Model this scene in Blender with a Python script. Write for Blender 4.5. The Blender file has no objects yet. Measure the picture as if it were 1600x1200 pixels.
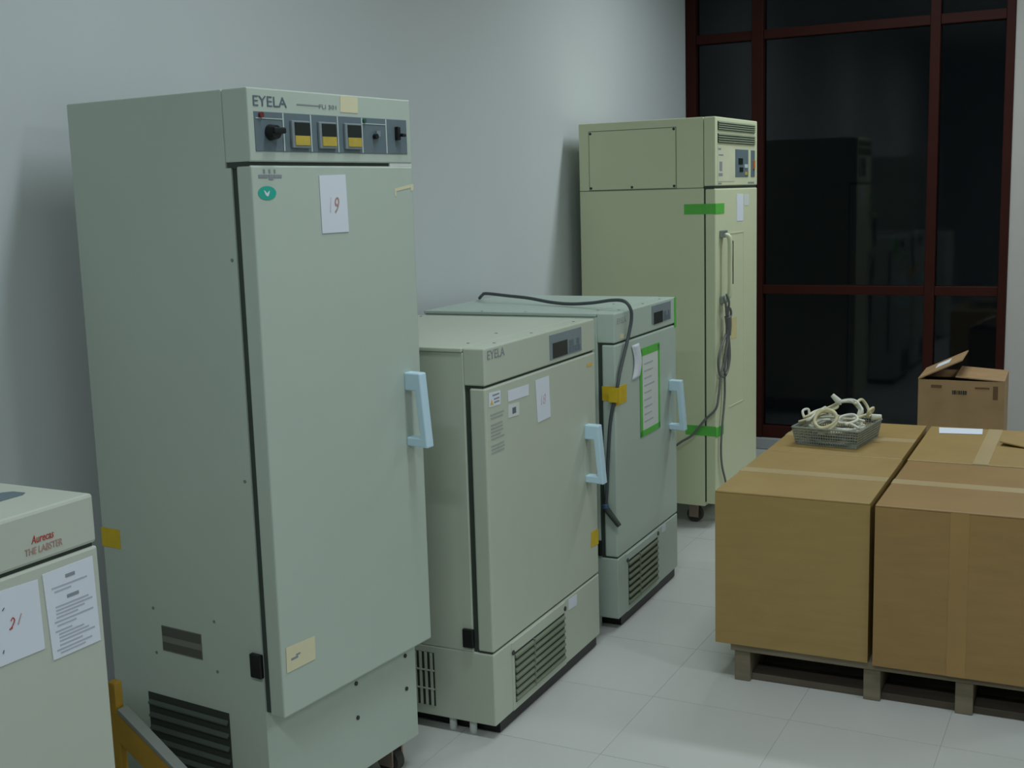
import bpy, bmesh, math, random
from mathutils import Vector, Matrix

# ---------------------------------------------------------------- camera, world, exposure
scene = bpy.context.scene
COL = scene.collection
random.seed(7)

CAM = Vector((2.30, 0.0, 1.5))
FPX, PITCH, ROLL, YAW = 1877.96, math.radians(-8.949), math.radians(-1.671), math.radians(27.22)
fw = Vector((-math.sin(YAW) * math.cos(PITCH), math.cos(YAW) * math.cos(PITCH), math.sin(PITCH)))
rt = Vector((math.cos(YAW), math.sin(YAW), 0))
up = rt.cross(fw)
rt2 = rt * math.cos(ROLL) + up * math.sin(ROLL)
up2 = -rt * math.sin(ROLL) + up * math.cos(ROLL)
camd = bpy.data.cameras.new('camera')
camd.sensor_width = 36.0
camd.lens = FPX * 36.0 / 1600.0
camd.clip_start = 0.05
cam = bpy.data.objects.new('camera', camd)
m = Matrix((rt2, up2, -fw)).transposed().to_4x4()
m.translation = CAM
cam.matrix_world = m
COL.objects.link(cam)
scene.camera = cam

world = bpy.data.worlds.new('night')
world.use_nodes = True
scene.world = world
bg = world.node_tree.nodes['Background']
bg.inputs[0].default_value = (0.20, 0.26, 0.32, 1)
bg.inputs[1].default_value = 0.010          # night outside the window

scene.view_settings.view_transform = 'Standard'
scene.view_settings.look = 'None'
scene.view_settings.exposure = 0.0
scene.view_settings.gamma = 1.0
scene.view_settings.use_curve_mapping = False

LAMP_POWER = 21.6
LAMP_COLOR = (0.905, 0.99, 1.045)
CEIL = 3.18
# (x, y, power factor) of the ceiling fluorescent fittings, tubes run across the room
LAMPS = [(1.50, 2.38, .72), (1.50, 5.40, 1.15), (4.45, 2.38, 1.22), (4.45, 5.40, .85), (1.95, -0.3, 1.6)]  # last three are unseen fittings, added as fill light

# ---------------------------------------------------------------- materials
def lin(c):
    return tuple((x / 12.92 if x <= .04045 else ((x + .055) / 1.055) ** 2.4) for x in (v / 255 for v in c))

MATS = {}
def mat(name, rgb, rough=.55, metal=0.0, var=.06, scale=6.0, spec=.4, bump=0.0, bscale=60.0, alpha=None, grain=None):
    if name in MATS:
        return MATS[name]
    M = bpy.data.materials.new(name)
    M.use_nodes = True
    nt = M.node_tree
    b = nt.nodes['Principled BSDF']
    c = lin(rgb)
    b.inputs['Roughness'].default_value = rough
    b.inputs['Metallic'].default_value = metal
    b.inputs['Specular IOR Level'].default_value = spec
    tc = nt.nodes.new('ShaderNodeTexCoord')
    n = nt.nodes.new('ShaderNodeTexNoise')
    n.inputs['Scale'].default_value = scale
    n.inputs['Detail'].default_value = 5.0
    src = tc.outputs['Object']
    if grain:
        mp = nt.nodes.new('ShaderNodeMapping')
        mp.inputs['Scale'].default_value = grain
        nt.links.new(src, mp.inputs[0])
        src = mp.outputs[0]
    nt.links.new(src, n.inputs['Vector'])
    r = nt.nodes.new('ShaderNodeValToRGB')
    r.color_ramp.elements[0].position = .3
    r.color_ramp.elements[1].position = .7
    r.color_ramp.elements[0].color = tuple(x * (1 - var) for x in c) + (1,)
    r.color_ramp.elements[1].color = tuple(min(1, x * (1 + var)) for x in c) + (1,)
    nt.links.new(n.outputs['Fac'], r.inputs[0])
    nt.links.new(r.outputs[0], b.inputs['Base Color'])
    if bump:
        n2 = nt.nodes.new('ShaderNodeTexNoise')
        n2.inputs['Scale'].default_value = bscale
        nt.links.new(tc.outputs['Object'], n2.inputs['Vector'])
        bp = nt.nodes.new('ShaderNodeBump')
        bp.inputs['Strength'].default_value = bump
        bp.inputs['Distance'].default_value = .002
        nt.links.new(n2.outputs['Fac'], bp.inputs['Height'])
        nt.links.new(bp.outputs[0], b.inputs['Normal'])
    MATS[name] = M
    return M

def glass_mat():
    M = bpy.data.materials.new('window_glass')
    M.use_nodes = True
    nt = M.node_tree
    b = nt.nodes['Principled BSDF']
    tc = nt.nodes.new('ShaderNodeTexCoord')
    n = nt.nodes.new('ShaderNodeTexNoise')
    n.inputs['Scale'].default_value = 2.0
    nt.links.new(tc.outputs['Object'], n.inputs['Vector'])
    r = nt.nodes.new('ShaderNodeMapRange')
    r.inputs[3].default_value = .02
    r.inputs[4].default_value = .06
    nt.links.new(n.outputs['Fac'], r.inputs[0])
    nt.links.new(r.outputs[0], b.inputs['Roughness'])
    b.inputs['Base Color'].default_value = (.55, .62, .66, 1)
    b.inputs['Transmission Weight'].default_value = 1.0
    b.inputs['IOR'].default_value = 1.35
    return M

M_wall = mat('wall_paint', (200, 206, 206), .85, var=.015, scale=1.5, spec=.2, bump=.05)
M_ceil = mat('ceiling_paint', (205, 210, 206), .9, var=.02)
M_tile = mat('floor_vinyl', (190, 192, 187), .36, var=.025, scale=3.0, spec=.35)
M_joint = mat('floor_joint', (176, 178, 172), .6)
M_A = mat('grey_green_enamel', (179, 192, 179), .42, var=.02, scale=2.5)
M_B = mat('light_grey_enamel', (188, 196, 178), .42, var=.02, scale=2.5)
M_C = mat('pale_grey_enamel', (180, 196, 184), .42, var=.02, scale=2.5)
M_D = mat('cream_enamel', (208, 214, 178), .45, var=.02, scale=2.5)
M_E = mat('ivory_enamel', (186, 192, 178), .42, var=.02, scale=2.5)
M_gasket = mat('dark_rubber', (58, 68, 61), .7, var=.1)
M_black = mat('black_plastic', (22, 24, 24), .4, var=.1)
M_panel = mat('slate_panel', (98, 114, 120), .5, var=.05)
M_panel2 = mat('grey_blue_panel', (126, 138, 142), .5, var=.05)
M_line = mat('panel_line', (190, 205, 200), .5)
M_disp = mat('dark_display', (34, 42, 38), .25, var=.1)
M_yel = mat('yellow_key_strip', (186, 164, 66), .5, var=.12, scale=40)
M_blue = mat('light_blue_plastic', (190, 218, 230), .35, var=.02)
M_paper = mat('white_paper', (216, 222, 230), .8, var=.015)
M_label = mat('pale_label', (208, 214, 208), .7, var=.02)
M_cream = mat('cream_sticker', (214, 208, 172), .7, var=.04)
M_ink = mat('grey_ink', (92, 106, 118), .8)
M_ink2 = mat('faint_ink', (136, 142, 146), .8)
M_faint = mat('very_faint_ink', (160, 166, 160), .8)
M_sheetink = mat('sheet_ink', (172, 178, 186), .8)
M_red = mat('red_ink', (178, 70, 58), .8)
M_redfaint = mat('faded_red_ink', (176, 140, 130), .8)
M_pink = mat('pink_ink', (200, 184, 202), .8)
M_teal = mat('teal_sticker', (40, 168, 146), .6, var=.05)
M_ytape = mat('yellow_tape', (206, 176, 36), .5, var=.06, scale=30)
M_gtape = mat('green_tape', (92, 186, 74), .5, var=.05, scale=30)
M_orange = mat('orange_sticker', (214, 178, 90), .6)
M_chrome = mat('grey_metal', (150, 156, 156), .35, metal=.6)
M_screw = mat('dark_screw', (58, 62, 60), .4, metal=.4)
M_cord = mat('dark_cord', (74, 80, 82), .5)
M_cord2 = mat('grey_cord', (104, 108, 104), .5)
M_plugblue = mat('blue_plug', (66, 96, 128), .4)
M_wcord = mat('white_cord', (214, 214, 196), .5, var=.05, scale=20)
M_wcord2 = mat('ivory_cord', (206, 200, 160), .5, var=.05, scale=20)
M_board = mat('cardboard', (160, 133, 78), .45, var=.05, spec=.5, scale=7, grain=(1, 1, 6), bump=.15, bscale=120)
M_board2 = mat('brown_cardboard', (152, 120, 70), .45, var=.06, spec=.5, scale=7, grain=(1, 1, 6), bump=.15, bscale=120)
M_board3 = mat('worn_cardboard', (160, 130, 92), .6, var=.1, scale=9, bump=.15, bscale=120)
M_ptape = mat('packing_tape', (178, 158, 116), .38, var=.03)
M_wood = mat('pallet_wood', (122, 112, 92), .85, var=.18, scale=5, grain=(1, 8, 8), bump=.3)
M_wood2 = mat('dark_pallet_wood', (92, 84, 72), .9, var=.15, scale=5, grain=(1, 8, 8))  # darker tone for the bottom boards
M_frame = mat('red_brown_frame', (52, 23, 17), .5, var=.08, spec=.12)
M_pier = mat('grey_pier', (178, 176, 170), .85, var=.02)  # darker and greyer than the other walls
M_sill = mat('grey_sill', (150, 154, 154), .7)
M_steel = mat('galvanised_wire', (150, 158, 150), .4, metal=.5, var=.15, scale=60)
M_yobj = mat('yellow_paint', (176, 136, 40), .5, var=.1, scale=15)
M_pad = mat('grey_pad', (130, 134, 128), .7)
M_grille = mat('vent_shadow', (52, 58, 52), .8, var=.1)
M_slat = mat('olive_slat', (120, 130, 108), .6, var=.06)
M_louvre = mat('dark_louvre', (84, 94, 84), .6, var=.08)
M_wheel = mat('castor_rubber', (60, 58, 54), .7)
M_pinkmetal = mat('castor_metal', (150, 132, 120), .5, metal=.3)
M_ledred = mat('red_lamp_cap', (110, 44, 42), .4)
M_ledgreen = mat('green_lamp_cap', (40, 92, 66), .4)
M_plate = mat('rating_plate', (122, 124, 112), .5, metal=.2)
M_platedk = mat('plate_print', (84, 84, 76), .6)
M_glass = glass_mat()

# ---------------------------------------------------------------- mesh helpers
def link(name, bm, material, parent=None, smooth=False):
    me = bpy.data.meshes.new(name)
    bm.normal_update()
    bm.to_mesh(me)
    bm.free()
    if smooth:
        for p in me.polygons:
            p.use_smooth = True
    me.materials.append(material)
    o = bpy.data.objects.new(name, me)
    COL.objects.link(o)
    if parent:
        o.parent = parent
    return o

def box_bm(x0, x1, y0, y1, z0, z1, bev=0.0, seg=2, bm=None):
    own = bm is None
    b = bmesh.new()
    vs = [b.verts.new((x, y, z)) for x in (x0, x1) for y in (y0, y1) for z in (z0, z1)]
    for f in ((0, 1, 3, 2), (4, 6, 7, 5), (0, 4, 5, 1), (2, 3, 7, 6), (0, 2, 6, 4), (1, 5, 7, 3)):
        b.faces.new([vs[i] for i in f])
    bmesh.ops.recalc_face_normals(b, faces=b.faces[:])
    if bev:
        bmesh.ops.bevel(b, geom=b.edges[:], offset=bev, segments=seg, affect='EDGES', profile=.5)
    if own:
        return b
    me = bpy.data.meshes.new('tmp')
    b.to_mesh(me)
    b.free()
    bm.from_mesh(me)
    bpy.data.meshes.remove(me)
    return bm

def box(name, x, y, z, material, parent=None, bev=0.0):
    return link(name, box_bm(x[0], x[1], y[0], y[1], z[0], z[1], bev), material, parent)

def prism(name, pts, axis, a, b_, material, parent=None, bev=0.0):
    """polygon pts (p,q) extruded along axis 0/1/2 from a to b_"""
    b = bmesh.new()
    def mk(p, t):
        if axis == 0: return (t, p[0], p[1])
        if axis == 1: return (p[0], t, p[1])
        return (p[0], p[1], t)
    A = [b.verts.new(mk(p, a)) for p in pts]
    B = [b.verts.new(mk(p, b_)) for p in pts]
    n = len(pts)
    b.faces.new(A)
    b.faces.new(B[::-1])
    for i in range(n):
        b.faces.new((A[i], B[i], B[(i + 1) % n], A[(i + 1) % n]))
    bmesh.ops.recalc_face_normals(b, faces=b.faces[:])
    if bev:
        bmesh.ops.bevel(b, geom=b.edges[:], offset=bev, segments=2, affect='EDGES', profile=.5)
    return link(name, b, material, parent)

def catmull(P, n=8, closed=False):
    P = [Vector(p) for p in P]
    out = []
    N = len(P)
    rng = range(N if closed else N - 1)
    for i in rng:
        if closed:
            p0, p1, p2, p3 = P[(i - 1) % N], P[i], P[(i + 1) % N], P[(i + 2) % N]
        else:
            p0, p1, p2, p3 = P[max(i - 1, 0)], P[i], P[i + 1], P[min(i + 2, N - 1)]
        for k in range(n):
            t = k / n
            out.append(.5 * ((2 * p1) + (p2 - p0) * t + (2 * p0 - 5 * p1 + 4 * p2 - p3) * t * t + (3 * p1 - p0 - 3 * p2 + p3) * t ** 3))
    if not closed:
        out.append(P[-1])
    return out

def tube_bm(path, r, sides=8, bm=None, closed=False):
    b = bm or bmesh.new()
    rings = []
    n = len(path)
    ref = None
    for i, p in enumerate(path):
        t = (path[(i + 1) % n] - path[i - 1]) if (closed or 0 < i < n - 1) else (path[1] - path[0] if i == 0 else path[-1] - path[-2])
        if t.length < 1e-9: t = Vector((0, 0, 1))
        t.normalize()
        if ref is None:
            ref = t.orthogonal().normalized()
        ref = (ref - t * ref.dot(t))
        ref = ref.normalized() if ref.length > 1e-6 else t.orthogonal().normalized()
        bi = t.cross(ref)
        rr = r(i / max(1, n - 1)) if callable(r) else r
        rings.append([b.verts.new(p + (ref * math.cos(2 * math.pi * k / sides) + bi * math.sin(2 * math.pi * k / sides)) * rr) for k in range(sides)])
    for i in range(n if closed else n - 1):
        A, B = rings[i], rings[(i + 1) % n]
        for k in range(sides):
            b.faces.new((A[k], A[(k + 1) % sides], B[(k + 1) % sides], B[k]))
    if not closed:
        b.faces.new(rings[0][::-1])
        b.faces.new(rings[-1])
    return b

def tube(name, pts, r, material, parent=None, sides=8, n=8, closed=False, smooth_path=True):
    path = catmull(pts, n, closed) if smooth_path else [Vector(p) for p in pts]
    return link(name, tube_bm(path, r, sides, None, closed), material, parent, smooth=True)

def cyl(name, c, axis, r, h, material, parent=None, sides=20, r2=None, bm=None):
    """cylinder from point c along axis vector of length h"""
    b = bm or bmesh.new()
    ax = Vector(axis).normalized()
    p = ax.orthogonal().normalized()
    q_ = ax.cross(p)
    c = Vector(c)
    r2 = r if r2 is None else r2
    A, B = [], []
    for k in range(sides):
        d = p * math.cos(2 * math.pi * k / sides) + q_ * math.sin(2 * math.pi * k / sides)
        A.append(b.verts.new(c + d * r))
        B.append(b.verts.new(c + ax * h + d * r2))
    b.faces.new(A[::-1])
    b.faces.new(B)
    for k in range(sides):
        b.faces.new((A[k], A[(k + 1) % sides], B[(k + 1) % sides], B[k]))
    if bm is not None:
        return b
    return link(name, b, material, parent)

def text_on_front(name, s, v, z, w, h, u, material, parent, shear=0.0, depth=.0006):
    """lettering lying on a plane u = const, box (v, z) lower-left, size w x h"""
    cu = bpy.data.curves.new(name, 'FONT')
    cu.body = s
    cu.extrude = .02
    cu.shear = shear
    cu.resolution_u = 3
    t = bpy.data.objects.new(name, cu)
    COL.objects.link(t)
    dg = bpy.context.evaluated_depsgraph_get()
    me = bpy.data.meshes.new_from_object(t.evaluated_get(dg))
    bpy.data.objects.remove(t)
    bpy.data.curves.remove(cu)
    xs = [p.co.x for p in me.vertices]
    ys = [p.co.y for p in me.vertices]
    zs = [p.co.z for p in me.vertices]
    x0, x1, y0, y1, z0, z1 = min(xs), max(xs), min(ys), max(ys), min(zs), max(zs)
    for p in me.vertices:
        a, b_, c = p.co
        p.co = (u + (c - z0) / (z1 - z0) * depth, v + (a - x0) / (x1 - x0) * w, z + (b_ - y0) / (y1 - y0) * h)
    me.materials.clear()
    me.materials.append(material)
    me.name = name
    o = bpy.data.objects.new(name, me)
    COL.objects.link(o)
    o.parent = parent
    return o

def quad_front(name, pts, u, th, material, parent):
    """thin sheet on plane u, outline pts (v,z)"""
    return prism(name, pts, 0, u, u + th, material, parent)

def lines_front(name, rects, u, material, parent):
    b = bmesh.new()
    for (v0, v1, z0, z1) in rects:
        box_bm(u, u + .0005, v0, v1, z0, z1, 0, bm=b)
    return link(name, b, material, parent)

def tag(o, label=None, cat=None, group=None, kind=None):
    if label: o['label'] = label
    if cat: o['category'] = cat
    if group: o['group'] = group
    if kind: o['kind'] = kind
    return o

def empty(name, loc, rz=0.0):
    o = bpy.data.objects.new(name, None)
    o.empty_display_size = .1
    o.location = loc
    o.rotation_euler = (0, 0, rz)
    COL.objects.link(o)
    return o

# ---------------------------------------------------------------- the room
XR, YB, YW = 6.2, -5.0, 6.76
floor = tag(box('floor', (-.15, XR + .15), (YB - .15, YW + .15), (-.12, -.0012), M_joint), kind='structure')
TS = .41
tile_me = None
i0, j0 = 1.09 - 3 * TS, 3.22 - 13 * TS
for i in range(16):
    for j in range(30):
        x, y = i0 + i * TS, j0 + j * TS
        if x + TS > XR + .1 or y + TS > YW + .1: continue
        if not (x < 3.8 and y > 1.6):      # nearest to the view as pieces; the others too, all share one mesh
            continue
        if tile_me is None:
            t = link('floor_tile', box_bm(-TS / 2 + .0008, TS / 2 - .0008, -TS / 2 + .0008, TS / 2 - .0008, -.0035, 0), M_tile, floor)
            tile_me = t.data
        else:
            t = bpy.data.objects.new('floor_tile', tile_me)
            COL.objects.link(t)
            t.parent = floor
        t.location = (x + TS / 2, y + TS / 2, random.uniform(-.0002, 0))
# the remaining tiles, out of view
b = bmesh.new()
for i in range(16):
    for j in range(30):
        x, y = i0 + i * TS, j0 + j * TS
        if x + TS > XR + .1 or y + TS > YW + .1: continue
        if x < 3.8 and y > 1.6: continue
        box_bm(x + .001, x + TS - .001, y + .001, y + TS - .001, -.006, 0, bm=b)
tag(link('floor_tile_field', b, M_tile, floor), kind='stuff')

tag(box('wall_left', (-.12, 0), (YB - .12, YW + .1), (0, CEIL), M_wall), kind='structure')
tag(box('wall_right', (XR, XR + .12), (YB - .12, YW + .1), (0, CEIL), M_wall), kind='structure')
tag(box('wall_back', (0, XR), (YB - .12, YB), (0, CEIL), M_wall), kind='structure')
tag(box('ceiling', (-.12, XR + .12), (YB - .12, YW + .1), (CEIL, CEIL + .1), M_ceil), kind='structure')
WX1 = 1.744
WTOP = 3.00
far = tag(box('wall_far', (WX1, XR), (YW, YW + .1), (0, CEIL), M_pier), kind='structure')
box('lintel', (0, WX1), (YW, YW + .1), (WTOP, CEIL), M_wall, far)

win = tag(empty('window_1', (0, YW, 0)), kind='structure')
box('sill', (0, WX1), (-.03, .10), (0, .065), M_sill, win, .004)
def jamb(name, x0, x1, z0, z1, d=.0):
    return box(name, (x0, x1), (-.012 + d, .07), (z0, z1), M_frame, win, .003)
jamb('mullion', .001, .060, .065, WTOP)
jamb('mullion', .385, .450, .065, WTOP)
jamb('mullion', 1.332, 1.383, .065, WTOP)
jamb('mullion', 1.700, WX1 - .001, .065, WTOP)
cols = [(.060, .385), (.450, 1.332), (1.383, 1.700)]
rails = [(.065, .135), (.900, .950), (2.309, 2.360), (2.94, WTOP)]
for (a, c) in cols:
    for (z0, z1) in rails:
        jamb('rail', a, c, z0, z1, .008)
    for k in range(3):
        box('pane', (a - .004, c + .004), (.028, .034), (rails[k][1] - .004, rails[k + 1][0] + .004), M_glass, win)

# ---------------------------------------------------------------- ceiling lamps
M_tubeglow = bpy.data.materials.new('lit_tube')
M_tubeglow.use_nodes = True
nb = M_tubeglow.node_tree.nodes['Principled BSDF']
nb.inputs['Emission Color'].default_value = LAMP_COLOR + (1,)
nb.inputs['Emission Strength'].default_value = 2.0
places = ['nearer row by the cabinets, tall incubator end', 'nearer row by the cabinets, window end', 'far row added as fill, middle of the room', 'far row added as fill, window end', 'added as fill above the camera, rear end of the room']
for (x, y, f), pl in zip(LAMPS, places):
    r = tag(empty('ceiling_light', (x, y, CEIL)), 'white twin-tube fluorescent ceiling light, ' + pl, 'ceiling light', 'fluorescent ceiling lights')
    prism('housing', [(-.13, 0), (.13, 0), (.05, -.045), (-.05, -.045)], 0, -.62, .62, M_line, r)
    for s in (-1, 1):
        cyl('tube', (-.6, s * .085, -.06), (1, 0, 0), .014, 1.2, M_tubeglow, r, 12)
    ld = bpy.data.lights.new('tube_light', 'AREA')
    ld.shape = 'RECTANGLE'
    ld.size, ld.size_y = 1.2, .20
    ld.energy = LAMP_POWER * f
    ld.color = LAMP_COLOR
    ld.spread = math.radians(152 if x < 1.6 else 170)      # narrower beam by the wall, set to darken its upper part
    lo = bpy.data.objects.new('tube_light', ld)
    lo.location = (0, 0, -.08)
    COL.objects.link(lo)
    lo.parent = r

# ---------------------------------------------------------------- shared cabinet parts
def handle(parent, v0, v1, z0, z1, za, zb, s=1.0):
    """light blue pull: upper leg zb..z1, lower leg z0..za"""
    prism('handle', [(-.001, z1 + .001), (.046, z1), (.062, z0 - .003), (-.001, z0), (-.001, za), (.040, za), (.030, zb), (-.001, zb)], 1, v0, v1, M_blue, parent, .0035)

def screw(parent, u, v, z, r=.005):
    return cyl('screw', (u, v, z), (1, 0, 0), r, .003, M_screw, parent, 10)

def castor(parent, u, v, top, r=.032):
    c = cyl('castor', (u, v - .014, r), (0, 1, 0), r, .028, M_wheel, parent, 18)
    b = bmesh.new()
    box_bm(u - .03, u + .03, v - .028, v + .028, top - .006, top + .001, bm=b)
    box_bm(u - .022, u + .022, v - .024, v - .018, r * .7, top, bm=b)
    box_bm(u - .022, u + .022, v + .018, v + .024, r * .7, top, bm=b)
    link('fork', b, M_pinkmetal, c)
    return c

# ================================================================ A: tall grey-green incubator
A = tag(empty('incubator', (.684, 1.9962, 0), math.radians(-4.919)), 'tall grey-green incubator with six-section control strip and blue handle, paper marked 19', 'incubator')
W, D = .556, .5606
b = bmesh.new()
box_bm(-D, -.0725, 0, W, .09, 1.733, .003, bm=b)
box_bm(-.075, -.0566, 0, W, .09, 1.5715, 0, bm=b)
link('body', b, M_A, A)
hd = box('header', (-.071, 0), (0, W), (1.5825, 1.733), M_A, A, .003)
box('door_gasket', (-.0570, -.0415), (.004, W - .006), (.372, 1.572), M_gasket, A)
box('header_gap', (-.068, -.006), (.001, .469), (1.570, 1.584), M_gasket, A)
box('hinge_cover', (-.068, -.002), (.4695, W), (1.5745, 1.5835), M_label, A)
dr = box('door', (-.042, 0), (0, W), (.3683, 1.5750), M_A, A, .004)
handle(A, .487, .516, .892, 1.075, .914, 1.031)
# control strip, six sections
pn = box('control_panel', (-.002, .0015), (.017, .537), (1.604, 1.685), M_panel, A, .0008)
divs = [.017, .102, .189, .279, .365, .455, .537]
for v in divs[1:-1]:
    box('divider', (.001, .0030), (v - .0016, v + .0016), (1.605, 1.684), M_line, pn)
box('divider', (.001, .0026), (.020, .101), (1.6705, 1.6722), M_line, pn)
box('divider', (.001, .0026), (.367, .454), (1.6705, 1.6722), M_line, pn)
cyl('red_lamp', (.001, .035, 1.678), (1, 0, 0), .006, .006, M_ledred, pn)
cyl('green_lamp', (.001, .374, 1.678), (1, 0, 0), .005, .005, M_ledgreen, pn)
kb = cyl('knob', (.001, .062, 1.643), (1, 0, 0), .017, .020, M_black, pn, 20, .014)
box('pointer', (.006, .026), (.050, .086), (1.640, 1.653), M_black, kb, .003)
for v0, v1 in ((.131, .178), (.219, .266), (.307, .354)):
    cb = box('controller', (.001, .008), (v0 - .008, v1 + .003), (1.612, 1.670), M_panel2, pn, .002)
    box('display', (.007, .0095), (v0, v1), (1.639, 1.666), M_disp, cb)
    box('key_strip', (.007, .0095), (v0, v1), (1.618, 1.638), M_yel, cb)
cyl('selector', (.001, .410, 1.643), (1, 0, 0), .006, .010, M_black, pn, 12)
box('selector_arm', (.006, .010), (.410, .424), (1.643, 1.656), M_panel2, pn)
sw = box('switch', (.001, .012), (.489, .500), (1.636, 1.668), M_black, pn, .002)
box('switch_lever', (.010, .020), (.498, .511), (1.644, 1.652), M_black, sw, .002)
text_on_front('maker_name', 'EYELA', .017, 1.696, .101, .021, .0005, M_ink, A)
lines_front('fine_print', [(.150, .222, 1.7035, 1.7055)], .0005, M_ink2, A)
text_on_front('model_number', 'FLI 301', .222, 1.699, .058, .009, .0005, M_ink2, A)
quad_front('sticker', [(.293, 1.694), (.355, 1.694), (.357, 1.729), (.295, 1.730)], .0003, .0006, M_cream, A)
# door marks
lines_front('printed_marks', [(.035, .040, 1.559, 1.567), (.051, .056, 1.559, 1.567), (.067, .072, 1.559, 1.567), (.020, .048, 1.549, 1.556), (.050, .064, 1.545, 1.556), (.066, .090, 1.549, 1.556)], .0003, M_ink2, A)
ov = [(.043 + .027 * math.cos(a * math.pi / 16), 1.518 + .0145 * math.sin(a * math.pi / 16)) for a in range(32)]
tl = quad_front('oval_sticker', ov, .0003, .0006, M_teal, A)
tl['label'] = 'oval teal sticker with a small white bird mark'
quad_front('white_mark', [(.033, 1.524), (.038, 1.522), (.042, 1.517), (.047, 1.521), (.051, 1.523), (.046, 1.512), (.042, 1.511), (.037, 1.515)], .0009, .0004, M_paper, tl)
p19 = quad_front('number_paper', [(.209, 1.554), (.299, 1.556), (.302, 1.427), (.210, 1.427)], .0006, .0010, M_paper, A)
p19['label'] = 'white paper slip with handwritten number 19'
text_on_front('handwriting', '1', .239, 1.472, .006, .034, .0017, M_pink, p19, .3)
text_on_front('handwriting', '9', .256, 1.470, .016, .036, .0017, M_redfaint, p19, .25)
quad_front('tape_remnant', [(.481, 1.504), (.486, 1.504), (.487, 1.516), (.545, 1.524), (.545, 1.516), (.556, 1.518), (.556, 1.533), (.481, 1.522)], .0003, .0006, M_cream, A)
st = quad_front('cream_label', [(.014, .470), (.109, .470), (.111, .524), (.016, .528)], .0006, .0008, M_cream, A)
lines_front('faded_writing', [(.030, .052, .494, .499), (.046, .060, .500, .504)], .0014, M_ink2, st)
for (v, z) in ((.313, .323), (.513, .324), (.313, .234), (.513, .234)):
    screw(A, -.0570, v, z, .0055)
# near side of the cabinet: hinge, plate, vent
box('hinge', (-.088, -.055), (-.010, .002), (.452, .508), M_black, A, .003)
rp = box('rating_plate', (-.376, -.245), (-.0012, .001), (.460, .522), M_plate, A)
box('plate_print', (-.374, -.247), (-.0020, -.001), (.498, .520), M_platedk, rp)
box('plate_print', (-.374, -.247), (-.0020, -.001), (.463, .482), M_platedk, rp)
vt = box('side_vent', (-.440, -.172), (-.001, .0015), (.115, .345), M_grille, A)
for k in range(7):
    z = .128 + k * .032
    prism('louvre', [(-.008, z), (-.0005, z + .007), (-.0005, z + .003), (-.007, z - .004)], 0, -.436, -.176, M_louvre, vt)
for (u, z) in ((-.40, .56), (-.20, .56), (-.40, .45), (-.20, .44), (-.075, .90), (-.07, 1.38)):
    cyl('screw', (u, .001, z), (0, -1, 0), .004, .002, M_slat, A, 8)
quad = box('tape', (-.562, -.497), (-.0012, .0005), (.691, .738), M_ytape, A)
quad['label'] = 'square of yellow tape on the rear edge'
for (u, v) in ((-.105, .05), (-.105, W - .06), (-D + .06, .06), (-D + .06, W - .06)):
    castor(A, u, v, .09, .034)

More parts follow.
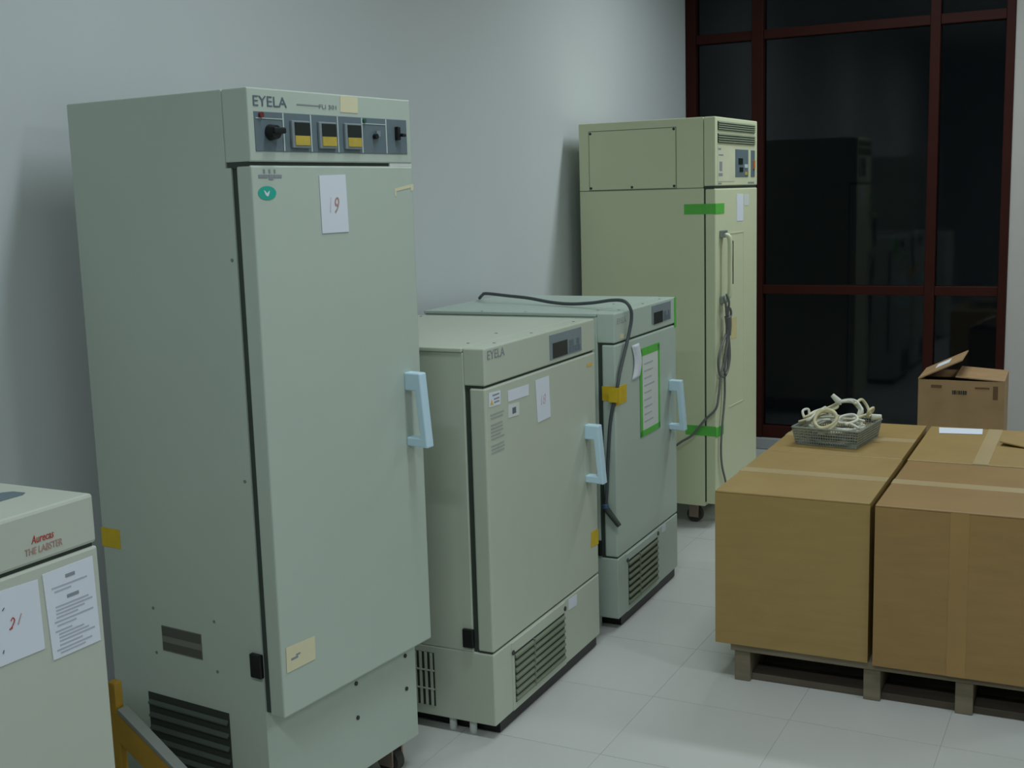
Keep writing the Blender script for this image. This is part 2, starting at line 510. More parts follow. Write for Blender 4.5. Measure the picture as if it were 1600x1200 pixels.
# ================================================================ B and C: low incubators
def low_incubator(root, M, W, D, top, hb, db, bb, pan, disp, hv, hz, grille):
    box('body', (-D, -.063), (0, W), (db - .002, top - .012), M, root, .003)
    box('top_cover', (-D - .004, -.066), (-.003, W + .003), (top - .012, top), M, root, .003)
    box('header', (-.0645, 0), (0, W), (hb + .0055, top), M, root, .004)
    box('door_gasket', (-.0635, -.0470), (.006, W - .006), (db + .006, hb + .006), M_gasket, root)
    box('header_gap', (-.060, -.007), (.004, W - .004), (hb - .003, hb + .0065), M_gasket, root)
    box('door', (-.0475, 0), (0, W), (db + .004, hb - .001), M, root, .005)
    box('base_gap', (-.060, -.007), (.004, W - .004), (db - .004, db + .006), M_gasket, root)
    bs = box('base', (-D, 0), (0, W), (bb, db - .0015), M, root, .004)
    handle(root, hv[0], hv[1], hz[0], hz[3], hz[1], hz[2])
    # control panel
    v0, v1, z0, z1 = pan
    cp = box('control_panel', (-.001, .0018), (v0, v1), (z0, z1), M_panel2, root, .0006)
    box('display', (.0012, .0030), (disp[0], disp[1]), (disp[2], disp[3]), M_disp, cp)
    bw = (v1 - disp[1] - .020)
    for k, s in ((0, .36), (.62, .22)):
        box('key', (.0012, .0032), (disp[1] + .014 + k * bw, disp[1] + .014 + (k + s) * bw), (disp[3] - .022, disp[3] - .004), M_panel, cp, .0006)
    for k in range(4):
        box('key', (.0012, .0032), (disp[1] + .012 + k * bw / 4, disp[1] + .012 + (k + .75) * bw / 4), (disp[2] + .003, disp[2] + .020), M_panel, cp, .0006)
    # grille in the base
    g0, g1, gz0, gz1 = grille
    gp = box('grille_panel', (-.001, .0022), (g0 - .014, g1 + .010), (bb + .002, db - .006), M, root, .0008)
    bk = box('grille_recess', (.0010, .0026), (g0, g1), (gz0, gz1), M_grille, gp)
    n = 7
    for k in range(n):
        z = gz0 + (k + .25) * (gz1 - gz0) / n
        prism('slat', [(.002, z), (.0075, z - .002), (.0075, z + .004), (.002, z + .011)], 1, g0 + .002, g1 - .002, M_slat, gp)
    for v in (g0 + (g1 - g0) * .36,):
        box('grille_bar', (.002, .0082), (v - .002, v + .002), (gz0 + .002, gz1 - .002), M_slat, gp)
    screw(root, .0018, g0 - .009, gz1 + .003, .0075)
    screw(root, .0018, g1 + .006, gz1 + .012, .0075)
    # side vent of vertical slots
    sv = box('side_vent', (-.330, -.190), (-.0012, .001), (.070, .228), M_grille, root)
    for k in range(8):
        u = -.326 + k * .0175
        box('vent_rib', (u, u + .008), (-.003, -.001), (.071, .227), M, sv)
    for z in (.120, .175):
        box('vent_rib', (-.329, -.191), (-.0034, -.001), (z - .002, z + .002), M, sv)
    box('hinge', (-.092, -.058), (-.010, .002), (.262, .316), M_black, root, .003)
    # feet
    for u in (-.085, -.150, -D + .06):
        for v in (.025, W - .05):
            cyl('foot', (u, v, 0), (0, 0, 1), .011, bb + .002, M_label if u > -.2 else M_wheel, root, 10)
    box('underbase_shade', (-D + .03, -.010), (.045, W - .01), (.004, bb + .001), M_black, root)  # black slab painting in the shade between base and floor
    for (u, v) in ((-.03, .12), (-.03, .36), (-.03, W - .1), (-.10, .10), (-.13, .33), (-.33, .01), (-.5, .01), (-.62, W - .04)):
        cyl('screw', (u, v, top - .001), (0, 0, 1), .005, .0022, M_chrome, root, 8)

B = tag(empty('incubator', (.794, 2.7702, 0), math.radians(.848)), 'wide low grey incubator between the tall grey-green one and the one with green-taped sheet', 'incubator')
low_incubator(B, M_B, .7706, .70, 1.0995, .993, .2507, .04, (.418, .659, 1.012, 1.086), (.438, .546, 1.015, 1.060), (.672, .706), (.582, .605, .723, .769), (.124, .476, .062, .212))
text_on_front('maker_name', 'EYELA', .019, 1.067, .102, .024, .0004, M_ink2, B)
wl = quad_front('warning_label', [(.019, .939), (.086, .937), (.088, .975), (.020, .978)], .0004, .0006, M_paper, B)
quad_front('triangle', [(.024, .944), (.044, .943), (.034, .958)], .001, .0004, M_orange, wl)
lines_front('small_print', [(.040, .080, .966, .970), (.048, .080, .955, .959), (.048, .080, .946, .950)], .001, M_ink2, wl)
quad_front('blank_label', [(.135, .935), (.266, .933), (.268, .964), (.133, .966)], .0004, .0006, M_paper, B)
sl = quad_front('small_label', [(.132, .890), (.201, .887), (.203, .923), (.134, .927)], .0004, .0006, M_label, B)
box('dark_mark', (.0009, .0014), (.158, .181), (.897, .914), M_ink, sl)
text_rects = []
for k in range(12):
    z = .918 - k * .0095
    if k in (2, 8): continue
    text_rects.append((.027, .027 + random.uniform(.055, .080), z - .0045, z))
lines_front('printed_notice', text_rects, .0003, M_faint, B)
pb = quad_front('number_paper', [(.312, .967), (.406, .968), (.413, .844), (.322, .842)], .0006, .0010, M_paper, B)
text_on_front('handwriting', '18', .346, .890, .034, .030, .0017, M_pink, pb, .2)
quad_front('orange_sticker', [(.700, .951), (.744, .953), (.746, .964), (.722, .961), (.702, .963)], .0004, .0005, M_orange, B)
quad_front('tape', [(.704, .357), (.7706, .352), (.7706, .404), (.712, .408)], .0004, .0006, M_ytape, B)
quad_front('base_label', [(.513, .208), (.579, .203), (.581, .240), (.515, .243)], .0004, .0006, M_paper, B)

C = tag(empty('incubator', (.790, 3.6925, 0), math.radians(1.026)), 'low grey incubator with green-taped notice sheet and black cord over its top', 'incubator')
low_incubator(C, M_C, .6427, .7245, 1.0994, .9951, .2565, .04, (.369, .580, 1.024, 1.090), (.388, .484, 1.022, 1.064), (.552, .586), (.604, .625, .752, .792), (.092, .402, .062, .225))
text_on_front('maker_name', 'EYELA', .023, 1.062, .085, .020, .0004, M_faint, C)
quad_front('brown_mark', [(.050, 1.010), (.085, 1.008), (.085, 1.024), (.050, 1.026)], .0003, .0005, M_cream, C)
bt = bmesh.new()
box_bm(-.018, .0012, .6427, .6439, .985, 1.0985, bm=bt)
box_bm(0, .0012, .6225, .6439, .985, 1.0985, bm=bt)
link('green_tape', bt, M_gtape, C)
# notice sheet edged with green tape
dv0, dv1, dz0, dz1 = .248, .437, .645, .935
nt_ = quad_front('notice_sheet', [(dv0, dz0), (dv1, dz0), (dv1, dz1), (dv0, dz1)], .0005, .0010, M_label, C)
nt_['label'] = 'white notice sheet edged with green tape'
for (a, c, e, f) in ((dv0 - .012, dv0 + .012, dz0 - .01, dz1 + .01), (dv1 - .010, dv1 + .010, dz0 - .01, dz1 + .01), (dv0 - .012, dv1 + .010, dz1 - .012, dz1 + .016), (dv0 - .012, dv1 + .010, dz0 - .012, dz0 + .010)):
    box('green_tape', (.0012, .0020), (a, c), (e, f), M_gtape, nt_)
rr = []
for k in range(9):
    z = .895 - k * .026
    rr.append((dv0 + .03, dv0 + random.uniform(.10, .16), z - .005, z))
lines_front('print', rr, .0016, M_sheetink, nt_)
# loose curled strip of paper
b = bmesh.new()
n = 12
prev = None
for i in range(n + 1):
    t = i / n
    z = .974 - t * .122
    cu = .004 + .030 * math.sin(t * math.pi) * .9
    ring = [b.verts.new((.002 + cu * .1, .152 + .022 * math.sin(t * math.pi), z)), b.verts.new((.003 + cu * .35, .222, z + .001))]
    if prev:
        b.faces.new((prev[0], ring[0], ring[1], prev[1]))
    prev = ring
cs = link('curled_paper', b, M_paper, C, True)
sm = cs.modifiers.new('thick', 'SOLIDIFY')
sm.thickness = .0008
# yellow tape round the door edge, over the cord
bt = bmesh.new()
box_bm(-.048, .0012, -.0014, 0, .805, .855, bm=bt)
box_bm(0, .0014, -.0014, .101, .788, .850, bm=bt)
box_bm(-.018, .0172, -.0186, -.0176, .804, .854, bm=bt)
box_bm(.0162, .0172, -.0186, .014, .804, .854, bm=bt)
box_bm(.0012, .0172, .013, .014, .804, .850, bm=bt)
yt = link('yellow_tape', bt, M_ytape, C)
yt['label'] = 'yellow tape holding the black cord to the door edge'
quad_front('base_label', [(.455, .226), (.500, .224), (.502, .249), (.457, .251)], .0004, .0006, M_paper, C)

# cord lying on C, over the front, down to its plug (built in C's own frame, then placed)
ct, sn = math.cos(math.radians(1.026)), math.sin(math.radians(1.026))
def onC(u, v, z):
    return (.790 + u * ct - v * sn, 3.6925 + u * sn + v * ct, z)
cpts = [(-.725, .425, 1.106), (-.690, .384, 1.122), (-.655, .349, 1.131), (-.551, .313, 1.127), (-.444, .278, 1.122), (-.341, .242, 1.112), (-.250, .207, 1.110), (-.152, .171, 1.118), (-.059, .136, 1.132), (-.008, .118, 1.130), (.014, .116, 1.105), (.016, .118, 1.070), (.012, .100, 1.018), (.010, .070, .970), (.009, .022, .905), (.009, -.003, .860), (-.002, -.009, .806), (-.017, -.010, .734), (-.026, -.011, .619), (-.033, -.012, .490), (-.037, -.013, .445)]
pc = tag(empty('power_cord', onC(-.725, .425, 1.10)), 'black power cord snaking over the low incubator top and down its door edge', 'cord')
def rel(pts, o):
    return [tuple(Vector(p) - Vector(o)) for p in pts]
o_ = onC(-.725, .425, 1.10)
tube('cord', rel([onC(*p) for p in cpts], o_), .0060, M_cord, pc, 8, 8)
pp = [onC(-.038, -.014, .450), onC(-.036, -.014, .436), onC(-.020, -.012, .415), onC(.004, -.010, .385), onC(.010, -.009, .377)]
tube('plug', rel(pp[:2], o_), .011, M_plugblue, pc, 10, 4)
tube('plug', rel(pp[1:], o_), lambda t: .011 - .003 * t, M_gasket, pc, 10, 5)

# ================================================================ D: tall cream cabinet
Dd = tag(empty('growth_chamber', (.7126, 5.0414, 0), math.radians(-2.091)), 'tall cream cabinet with top vents and long pull handle, by the dark window', 'cabinet')
W, D = .5779, .6442
box('body', (-D, -.052), (0, W), (.095, 1.5035), M_D, Dd, .003)
box('top_section', (-D, -.0535), (0, W), (1.506, 1.804), M_D, Dd, .003)
box('seam', (-D + .004, -.056), (.002, W - .002), (1.502, 1.508), M_slat, Dd)
box('header', (-.051, 0), (0, W), (1.512, 1.804), M_D, Dd, .004)
box('door_gasket', (-.0525, -.0450), (.005, W - .005), (.115, 1.503), M_gasket, Dd)
box('header_gap', (-.050, -.005), (.002, W - .002), (1.498, 1.513), M_gasket, Dd)
box('door', (-.0455, 0), (0, W), (.108, 1.500), M_D, Dd, .005)
ip = box('access_panel', (-.592, -.179), (-.003, .001), (1.509, 1.766), M_D, Dd, .0015)
for (u, z) in ((-.585, 1.758), (-.186, 1.760), (-.585, 1.517), (-.186, 1.517), (-.385, 1.517)):
    cyl('screw', (u, -.002, z), (0, -1, 0), .006, .003, M_screw, ip, 8)
b = bmesh.new()
for (u0, u1, z0, z1) in ((-.595, -.176, 1.766, 1.769), (-.595, -.176, 1.506, 1.509), (-.595, -.592, 1.506, 1.769), (-.179, -.176, 1.506, 1.769)):
    box_bm(u0, u1, -.0008, .0005, z0, z1, bm=b)
link('panel_shadow_gap', b, M_slat, Dd)
for (z0, z1) in ((1.749, 1.786), (1.695, 1.735)):
    vg = box('front_vent', (-.001, .0010), (.030, .538), (z0, z1), M_grille, Dd)
    for k in range(4):
        z = z0 + (k + .3) * (z1 - z0) / 4
        prism('slat', [(.0005, z + .005), (.006, z - .001), (.006, z + .002), (.0005, z + .008)], 1, .032, .536, M_slat, vg)
M_lightpanel = mat('pale_cream_panel', (206, 208, 178), .5)
cpn = box('control_plate', (-.001, .0012), (.029, .250), (1.530, 1.681), M_lightpanel, Dd, .0004)
lines_front('print', [(.034, .070, 1.664, 1.672), (.040, .100, 1.640, 1.646), (.05, .085, 1.575, 1.615), (.04, .09, 1.553, 1.566)], .0012, M_ink2, cpn)
lines_front('fine_print', [(.034, .080, 1.519, 1.525), (.44, .53, 1.520, 1.527)], .0003, M_ink2, Dd)
dp = box('display_panel', (-.001, .0020), (.262, .442), (1.550, 1.671), M_panel, Dd, .0006)
box('display', (.0015, .0035), (.300, .360), (1.605, 1.632), M_disp, dp)
box('display', (.0015, .0035), (.315, .365), (1.572, 1.592), M_disp, dp)
box('key', (.0015, .0035), (.385, .430), (1.590, 1.606), M_line, dp)
box('key', (.0015, .0035), (.390, .425), (1.558, 1.572), M_yel, dp)
d2 = box('switch_panel', (-.001, .0020), (.482, .538), (1.550, 1.670), M_panel, Dd, .0006)
box('breaker', (.0015, .0060), (.510, .533), (1.585, 1.625), mat('orange_switch', (190, 110, 50), .4), d2, .001)
# green tape across the door edge, twice
for (z0, z1, va, dz) in ((1.393, 1.437, .112, 0.0), (.418, .462, .100, -.006)):
    bt = bmesh.new()
    box_bm(-.142, .0012, -.0014, .0, z0, z1, bm=bt)
    box_bm(.0, .0014, -.0014, va, z0 + dz, z1 + dz, bm=bt)
    link('green_tape', bt, M_gtape, Dd)
quad_front('paper_strip', [(.283, 1.353), (.372, 1.352), (.372, 1.473), (.282, 1.474)], .0004, .0007, M_paper, Dd)
quad_front('pale_label', [(.385, 1.420), (.455, 1.420), (.455, 1.472), (.385, 1.470)], .0003, .0005, M_label, Dd)
quad_front('cream_patch', [(.205, .828), (.282, .826), (.280, .922), (.204, .923)], .0003, .0005, mat('old_tape_mark', (206, 196, 142), .6), Dd)
# raised rectangle on the door
b = bmesh.new()
for (v0, v1, z0, z1) in ((.175, .376, 1.300, 1.305), (.371, .376, .520, 1.305), (.175, .376, .518, .523)):
    box_bm(-.001, .0016, v0, v1, z0, z1, bm=b)
link('door_moulding', b, M_D, Dd)
# pull handle
hb_ = tube('handle', [(.004, .075, 1.300), (.030, .078, 1.296), (.038, .080, 1.270), (.038, .080, 1.170), (.038, .078, 1.060), (.030, .074, 1.028), (.004, .072, 1.024)], .0105, M_D, Dd, 10, 6)
for z in (1.305, 1.018):
    box('handle_mount', (-.001, .022), (.050, .100), (z - .016, z + .016), M_chrome, hb_, .004)
box('handle_dark_side', (.034, .050), (.086, .094), (1.085, 1.275), M_black, hb_, .003)  # dark strip along one side of the bar
for (u, v) in ((-.125, .075), (-.125, W - .07), (-D + .07, .07), (-D + .07, W - .07)):
    castor(Dd, u, v, .095, .036)

# hanging cord of D, looped on its handle
cd, sd = math.cos(math.radians(-2.091)), math.sin(math.radians(-2.091))
def onD(u, v, z):
    return (.7126 + u * cd - v * sd, 5.0414 + u * sd + v * cd, z)
oD = onD(.03, .06, 1.02)
hc = tag(empty('hanging_cord', oD), 'grey cord looped on the cream cabinet handle and hanging down its door', 'cord')
def cordD(name, pts, r=.0055, mt=M_cord2):
    return tube(name, rel([onD(*p) for p in pts], oD), r, mt, hc, 7, 7)
cordD('loop', [(.026, .045, 1.035), (.034, .030, 1.015), (.034, .040, .985), (.026, .072, .940), (.024, .085, .900), (.022, .080, .870), (.020, .015, .815), (.016, -.012, .757), (.016, .008, .695), (.016, .080, .680), (.018, .130, .739), (.020, .122, .820), (.024, .092, .880), (.028, .098, .925), (.032, .110, .950), (.032, .100, .975), (.030, .070, .985)])
cordD('loop', [(.030, .055, 1.045), (.040, .060, 1.010), (.034, .065, .960), (.030, .078, .905), (.028, .086, .850), (.026, .060, .790), (.022, .045, .730), (.022, .062, .690), (.022, .090, .700), (.024, .100, .760), (.026, .096, .830), (.032, .085, .890)], .0050)
cordD('strand', [(.028, .080, .900), (.026, .070, .830), (.020, .050, .750), (.016, .020, .685), (.014, -.005, .600), (.006, -.020, .545), (-.040, -.022, .497), (-.078, -.024, .450), (-.108, -.026, .416), (-.163, -.028, .380), (-.215, -.032, .330), (-.250, -.034, .240), (-.270, -.036, .110), (-.285, -.040, .030), (-.330, -.045, .007), (-.400, -.050, .007)], .0055)
cordD('strand', [(.030, .088, .900), (.024, .100, .830), (.016, .092, .760), (.014, .078, .695), (.014, .076, .585), (.013, .046, .461), (.012, .032, .362), (.012, .044, .280), (.014, .084, .201), (.016, .100, .150)], .0050)
b = bmesh.new()
tube_bm(catmull(rel([onD(.030, .075, .945), onD(.030, .084, .905), onD(.026, .090, .860)], oD), 5), lambda t: .016 - .004 * t, 9, b)
link('cord_bundle', b, M_cord2, hc, True)

# ================================================================ E: ivory appliance in the near corner
E = tag(empty('lab_appliance', (.750, 1.444, 0)), 'ivory waist-high appliance with two papers on its front, nearest the camera', 'appliance')
We, De = .60, .66
box('body', (-De, 0), (-We, 0), (.035, .928), M_E, E, .004)
box('lid_gap', (-De + .01, -.006), (-We + .006, -.006), (.925, .938), M_gasket, E)
lid = box('lid', (-De, 0), (-We, 0), (.934, 1.020), M_E, E, .006)
box('lid_rim', (-De + .02, -.30), (-.030, -.010), (1.018, 1.026), M_E, lid, .003)
prism('lid_grip', [(-.152, -.34), (-.152, -.060), (-.140, -.046), (-.112, -.044), (-.104, -.056), (-.104, -.34)], 2, 1.0185, 1.0212, M_panel, lid)
text_on_front('maker_name', 'Aurecas', -.136, .9670, .046, .0130, .0003, M_red, E, .25)
text_on_front('product_line', 'THE LABSTER', -.150, .9500, .076, .0115, .0003, M_redfaint, E, .1)
e1 = quad_front('number_paper', [(-.285, .792), (-.129, .789), (-.131, .907), (-.287, .914)], .0004, .0010, M_paper, E)
e1['label'] = 'white paper with handwritten number 21'
tube('handwriting', [(.0018, -.190, .857), (.0018, -.186, .861), (.0018, -.183, .856), (.0018, -.189, .847), (.0018, -.194, .844), (.0018, -.188, .845)], .0009, M_red, e1, 5, 5)
tube('handwriting', [(.0018, -.169, .863), (.0018, -.173, .855), (.0018, -.177, .847)], .0008, M_redfaint, e1, 5, 4)
tube('pen_mark', [(.0018, -.210, .810), (.0018, -.208, .815)], .0009, M_ink, e1, 5, 3)
tube('pen_mark', [(.0018, -.200, .882), (.0018, -.204, .878)], .0009, M_ink, e1, 5, 3)
e2 = quad_front('instruction_sheet', [(-.114, .763), (-.011, .762), (-.014, .913), (-.121, .912)], .0004, .0010, M_paper, E)
e2['label'] = 'white sheet of small printed instructions'
rr = [(-.075, -.055, .893, .899), (-.075, -.050, .858, .864)]
zz = [(.884, -.105, -.030), (.877, -.100, -.065), (.851, -.100, -.030), (.845, -.100, -.022), (.839, -.100, -.040), (.833, -.100, -.055), (.826, -.105, -.022), (.819, -.100, -.060), (.810, -.105, -.070), (.804, -.098, -.045), (.798, -.098, -.035), (.792, -.098, -.022), (.785, -.098, -.050), (.778, -.105, -.030), (.772, -.098, -.045)]
for (z, a, c) in zz:
    rr.append((a, c, z - .0028, z))
lines_front('print', rr[2:], .0014, M_sheetink, e2)
lines_front('heading', rr[:2], .0014, M_ink2, e2)
for (u, v) in ((-.06, -.06), (-.06, -We + .06), (-De + .06, -.06), (-De + .06, -We + .06)):
    cyl('foot', (u, v, 0), (0, 0, 1), .022, .036, M_wheel, E, 12)

# ================================================================ yellow stand between E and A
Y = tag(empty('yellow_stand', (.345, 1.84, 0)), 'yellow stand with sloping grey-edged arm between ivory appliance and tall incubator', 'stand')
box('post', (-.016, .008), (-.012, .012), (0, .462), M_yobj, Y, .005)
prism('arm', [(.006, .325), (.006, .395), (.285, .200), (.285, .125)], 1, -.012, .012, M_yobj, Y, .003)
prism('arm_edge', [(.010, .395), (.014, .404), (.284, .2135), (.284, .2030)], 1, -.014, .014, M_pad, Y, .001)
box('leg', (.262, .284), (-.012, .012), (0, .160), M_yobj, Y, .003)
box('foot', (-.03, .30), (-.030, .030), (0, .018), M_yobj, Y, .003)

# ================================================================ pallet and cartons
KR = math.radians(.836)
KO = (1.2143, 3.4281, 0)
kc, ks = math.cos(KR), math.sin(KR)
def onK(u, v, z):
    return (KO[0] + u * kc - v * ks, KO[1] + u * ks + v * kc, z)
P = tag(empty('pallet', KO, KR), 'low weathered wooden pallet under the four large brown cartons', 'pallet')
for u in (.085, .472, .727, .935):
    box('stringer', (u - .024, u + .024), (.010, 1.215), (0, .096), M_wood, P, .002)
dz = [(.004, .12), (.16, .27), (.31, .42), (.46, .57), (.61, .72), (.76, .87), (.91, 1.02), (1.06, 1.225)]
for (a, c) in ((.030, .125), (.56, .66), (1.10, 1.195)):
    for (u0, u1) in ((.1095, .4475), (.4965, .7025), (.7515, .9105)):
        box('bottom_board', (u0, u1), (a, c), (0, .022), M_wood2, P, .0015)
for k, (a, c) in enumerate(dz):
    box('deck_board', (.050, .970), (a, c), (.0965, .1170), M_wood, P, .0015)

KW_, KD_ = .4633, .6098
def carton(u0, v0, label, Mb, seam='u', gap=.006, jig=(0, 0, 0)):
    o = onK(u0 + gap / 2 + jig[0], v0 + jig[1], .1175)
    r = tag(empty('carton', o, KR + jig[2]), label, 'cardboard box', 'large cartons on the pallet')
    w, d, h = KW_ - gap, KD_ - .004, .4805
    t = .005
    # open-topped shell of corrugated board
    b = bmesh.new()
    box_bm(0, w, 0, d, 0, t, bm=b)
    box_bm(0, w, 0, t, t, h - .006, bm=b)
    box_bm(0, w, d - t, d, t, h - .006, bm=b)
    box_bm(0, t, t, d - t, t, h - .006, bm=b)
    box_bm(w - t, w, t, d - t, t, h - .006, bm=b)
    link('body', b, Mb, r)
    zt = h - .0062
    if seam == 'u':
        box('top_flap', (0, w), (0, d / 2 - .001), (zt, h), Mb, r, .0022)
        box('top_flap', (0, w), (d / 2 + .001, d), (zt, h), Mb, r, .0022)
        b = bmesh.new()
        box_bm(-.0006, w + .0006, d / 2 - .030, d / 2 + .030, h, h + .0006, bm=b)
        box_bm(-.0008, 0, d / 2 - .030, d / 2 + .030, h - .06, h + .0006, bm=b)
        link('packing_tape', b, M_ptape, r)
    else:
        box('top_flap', (0, w / 2 - .001), (0, d), (zt, h), Mb, r, .0022)
        box('top_flap', (w / 2 + .001, w), (0, d), (zt, h), Mb, r, .0022)
        b = bmesh.new()
        box_bm(w / 2 - .024, w / 2 + .024, -.0006, d + .0006, h, h + .0006, bm=b)
        box_bm(w / 2 - .024, w / 2 + .024, -.0008, 0, h - .07, h + .0006, bm=b)
        link('packing_tape', b, M_ptape, r)
    return r, w, d, h

c1, w, d, h = carton(0, 0, 'large tan carton at the front left of the pallet, nearest the cream cabinet', M_board, 'u', jig=(0, 0, 0))
c2, w, d, h = carton(KW_ + .010, -.012, 'large brown carton at the front right of the pallet, tape strip down its face', M_board2, 'u', jig=(0, 0, -.004))
b = bmesh.new()
box_bm(w / 2 - .025, w / 2 + .025, -.0008, 0, .0, h - .004, bm=b)
link('face_tape', b, mat('tan_tape', (158, 126, 76), .45), c2)
c3, w, d, h = carton(0, KD_, 'large tan carton at the back left of the pallet, wire tray standing on it', M_board, 'u', gap=.010)
c4, w, d, h = carton(KW_ + .006, KD_ - .004, 'large tan carton at the back right of the pallet, white slip lying on it', M_board, 'v', gap=.012)
HT = .5986
ps = tag(prism('paper_slip', [(a - .585, c - 1.14) for a, c in ((.506, 1.184), (.657, 1.200), (.664, 1.100), (.519, 1.078))], 2, 0, .0012, M_paper), 'white paper slip lying on the back right carton', 'paper')
ps.location = onK(.585, 1.14, HT + .0004)
ps.rotation_euler = (0, 0, KR)
b = bmesh.new()
outl = [(.735, .925), (.742, 1.00), (.770, 1.08), (.800, 1.15), (.88, 1.16), (.90, .95), (.83, .895)]
A_ = [b.verts.new((p[0] - .8, p[1] - 1.0, .003 + .030 * max(0, (.79 - p[0])) / .055 * .35)) for p in outl]
B_ = [b.verts.new((v.co.x, v.co.y, v.co.z + .004)) for v in A_]
b.faces.new(A_[::-1]); b.faces.new(B_)
for i in range(len(A_)):
    j = (i + 1) % len(A_)
    b.faces.new((A_[i], A_[j], B_[j], B_[i]))
bmesh.ops.recalc_face_normals(b, faces=b.faces[:])
tc_ = tag(link('cardboard_scrap', b, M_board), 'torn tan cardboard scrap lying on the back right carton', 'cardboard')
tc_.location = onK(.8, 1.0, HT - .0022)
tc_.rotation_euler = (0, 0, KR)

# ---------------------------------------------------------------- wire tray with cables
TO = onK(.200, .846, HT + .0008)
TR = KR + math.radians(-7)
T = tag(empty('wire_tray', TO, TR), 'grey wire tray full of white cables standing on a carton', 'tray')
tw, td, th_ = .118, .135, .062
def rect(s, z):
    return [Vector((-tw * s, -td * s, z)), Vector((tw * s, -td * s, z)), Vector((tw * s, td * s, z)), Vector((-tw * s, td * s, z))]
fl = .92
b = bmesh.new()
def rim(s, z, r):
    P_ = rect(s, z)
    for i in range(4):
        tube_bm([P_[i], P_[(i + 1) % 4]], r, 6, b)
rim(1.0, th_, .0040)
link('rim', b, M_steel, T)
b = bmesh.new()
for k in range(1, 6):
    t = k / 6
    P_ = rect(fl + (1 - fl) * t, .003 + (th_ - .003) * t)
    for i in range(4):
        tube_bm([P_[i], P_[(i + 1) % 4]], .0019, 4, b)
for i in range(4):
    A0, B0 = rect(fl, .003)[i], rect(fl, .003)[(i + 1) % 4]
    A1, B1 = rect(1, th_)[i], rect(1, th_)[(i + 1) % 4]
    for k in range(26):
        t = k / 26
        tube_bm([A0.lerp(B0, t), A1.lerp(B1, t)], .0017, 4, b)
tag(link('wire_sides', b, M_steel, T), kind='stuff')
box('tray_bottom', (-tw * fl, tw * fl), (-td * fl, td * fl), (0, .003), M_steel, T)
rot = Matrix.Rotation(TR, 3, 'Z')
def cable(pts, r, material, label, plug=None):
    o = tag(empty('cable', TO, TR), label, 'cable', 'cables in the wire tray')
    tube('cord', pts, r, material, o, 7, 7)
    if plug:
        p, ax = Vector(plug[0]), Vector(plug[1]).normalized()
        tube('plug', [p, p + ax * .018, p + ax * .036], lambda t: .013 - .005 * t, M_wcord, o, 8, 3)
    return o
def coil(cx, cy, cz, rx, ry, turns, tilt, jz=.004, n=9, ph=0):
    pts = []
    for k in range(int(turns * n)):
        a = ph + 2 * math.pi * k / n
        x, y = rx * math.cos(a) * random.uniform(.85, 1.1), ry * math.sin(a) * random.uniform(.85, 1.1)
        pts.append((cx + x, cy + y * math.cos(tilt), cz + y * math.sin(tilt) + random.uniform(-jz, jz) + .0025 * k / n))
    return pts
cable(coil(.0, .0, .018, .085, .10, 4, 0.0, .005), .0055, M_cord2, 'grey cable wound flat at the bottom of the wire tray')
cable(coil(.0, .0, .046, .092, .105, 5, 0.0, .006), .0060, M_wcord, 'white cable wound in a wide flat coil filling the wire tray')
cable(coil(-.012, -.092, .088, .040, .042, 3, .85, .003, ph=1.0), .0056, M_wcord2, 'ivory cable coil tipped over the front rim of the tray')
cable(coil(.020, .030, .096, .055, .045, 4, .85, .008, ph=2.0), .0054, M_wcord, 'white cable looped up highest at the middle of the tray', ((.0, .02, .134), (-.5, -.1, .5)))
cable([(-.115, -.02, .075), (-.128, .0, .096), (-.114, .02, .099), (-.100, .0, .074), (-.05, -.05, .086), (-.02, -.045, .090), (.03, -.06, .092), (.075, -.03, .086), (.10, -.01, .078)], .0048, M_wcord, 'thin white cable with a small loop over the left rim of the tray')
cable([(.04, -.05, .080), (.08, .00, .090), (.106, .04, .100), (.118, .03, .120), (.112, .00, .114), (.102, .02, .090), (.095, .07, .084), (.075, .10, .112), (.060, .08, .138), (.050, .04, .126)], .0054, M_wcord2, 'ivory cable arching over the right side of the tray', ((.105, .05, .082), (1, .4, .06)))
cable([(-.10, .08, .072), (-.07, .06, .100), (-.05, .01, .112), (-.055, -.05, .106), (-.07, -.10, .084), (-.09, -.06, .078), (-.095, .00, .090), (-.08, .05, .096)], .0052, M_wcord, 'white cable looped along the left half of the tray')
cable([(-.112, -.085, .072), (-.07, -.075, .088), (-.03, -.02, .104), (-.005, .01, .116), (-.015, .03, .124), (-.04, .02, .112), (-.08, -.04, .094), (-.105, -.06, .084)], .0046, M_wcord2, 'ivory cable doubled back from the tray corner to its middle')
cable([(.11, -.105, .070), (.07, -.085, .080), (.03, -.085, .082), (.035, -.06, .098), (.07, -.04, .104), (.09, -.06, .090), (.06, -.10, .078)], .0050, M_wcord, 'white cable knotted at the front right corner of the tray')

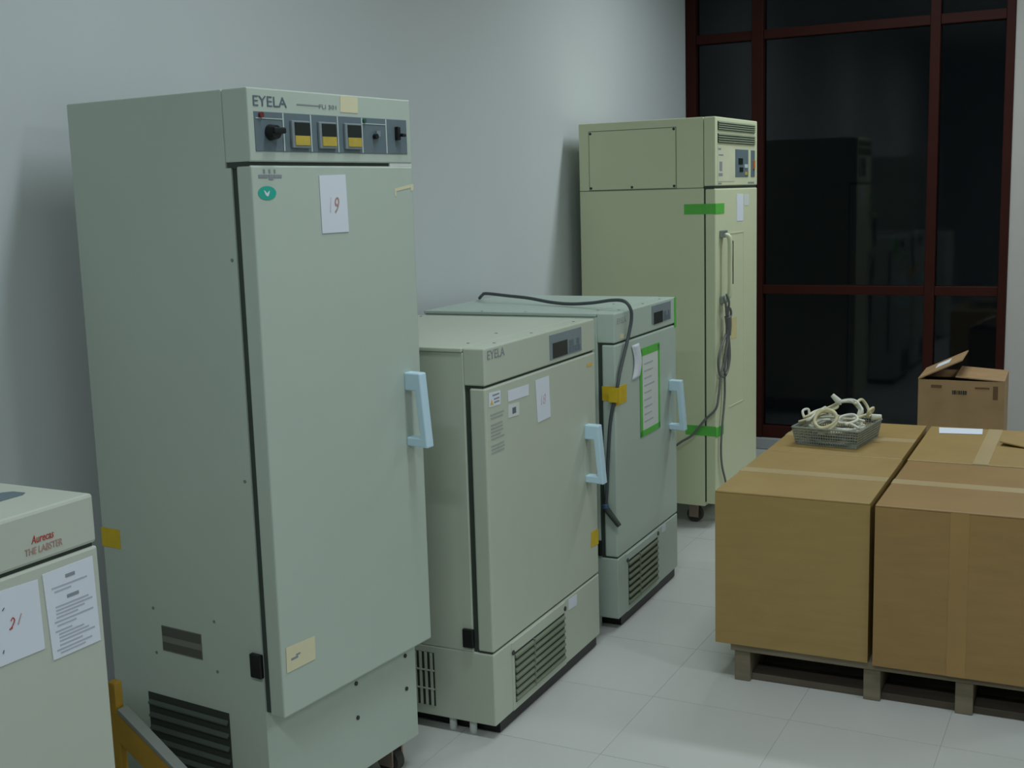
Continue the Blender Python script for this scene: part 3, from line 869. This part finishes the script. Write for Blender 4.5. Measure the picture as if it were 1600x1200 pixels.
# ---------------------------------------------------------------- open carton in the far corner
R = tag(empty('open_carton', (1.482, 5.60, 0), math.radians(2)), 'brown carton with raised top flap in front of the window corner', 'cardboard box')
w, d, h, t = .362, .34, .624, .005
b = bmesh.new()
box_bm(0, w, 0, d, 0, t, bm=b)
box_bm(0, w, 0, t, t, h, bm=b)
box_bm(0, w, d - t, d, t, h, bm=b)
box_bm(0, t, t, d - t, t, h, bm=b)
box_bm(w - t, w, t, d - t, t, h, bm=b)
link('body', b, M_board3, R)
a = math.radians(26)
fl_ = .205
prism('top_flap', [(0, h), (fl_ * math.cos(a), h + fl_ * math.sin(a)), (fl_ * math.cos(a) - .002, h + fl_ * math.sin(a) + .005), (-.002, h + .005)], 1, .002, d - .002, M_board3, R)
a = math.radians(4)
fr = prism('top_flap', [(w, h), (w - fl_ * math.cos(a), h + fl_ * math.sin(a)), (w - fl_ * math.cos(a), h + fl_ * math.sin(a) + .005), (w, h + .005)], 1, .002, d - .002, M_board3, R)
a = math.radians(-6)
prism('end_flap', [(.004, h - .002), (.120, h - .016), (.120, h - .020), (.004, h - .006)], 0, .012, w - .012, M_board3, R)
prism('end_flap', [(d - .004, h - .002), (d - .120, h - .016), (d - .120, h - .020), (d - .004, h - .006)], 0, .012, w - .012, M_board3, R)
a = math.radians(26)
b = bmesh.new()
q0 = [(.07, .12), (.135, .12), (.135, .25), (.07, .25)]
vs = [b.verts.new((s * math.cos(a) - .003, y, h + s * math.sin(a) + .0065)) for s, y in q0]
vs2 = [b.verts.new((v.co.x + .0006, v.co.y, v.co.z - .0012)) for v in vs]
b.faces.new(vs); b.faces.new(vs2[::-1])
for i in range(4):
    b.faces.new((vs[i], vs[(i + 1) % 4], vs2[(i + 1) % 4], vs2[i]))
bmesh.ops.recalc_face_normals(b, faces=b.faces[:])
link('flap_label', b, M_paper, R)
def print_front(name, x0, x1, z0, z1, M):
    return box(name, (x0, x1), (-.0008, .0), (z0, z1), M, R)
M_dkprint = mat('dark_print', (46, 46, 44), .8)
M_brprint = mat('brown_print', (104, 78, 52), .8)
b = bmesh.new()
for k, (x0, x1) in enumerate(((.145, .150), (.152, .161), (.164, .168), (.171, .178), (.180, .186), (.189, .197), (.199, .206))):
    box_bm(x0, x1, -.0009, 0, h - .062, h - .044, bm=b)
link('stencil_print', b, M_dkprint, R)
print_front('side_mark', .055, .100, h - .036, h - .022, M_brprint)
print_front('side_mark', .315, .335, h - .080, h - .020, M_brprint)
print_front('side_mark', .240, .300, h - .034, h - .026, M_brprint)
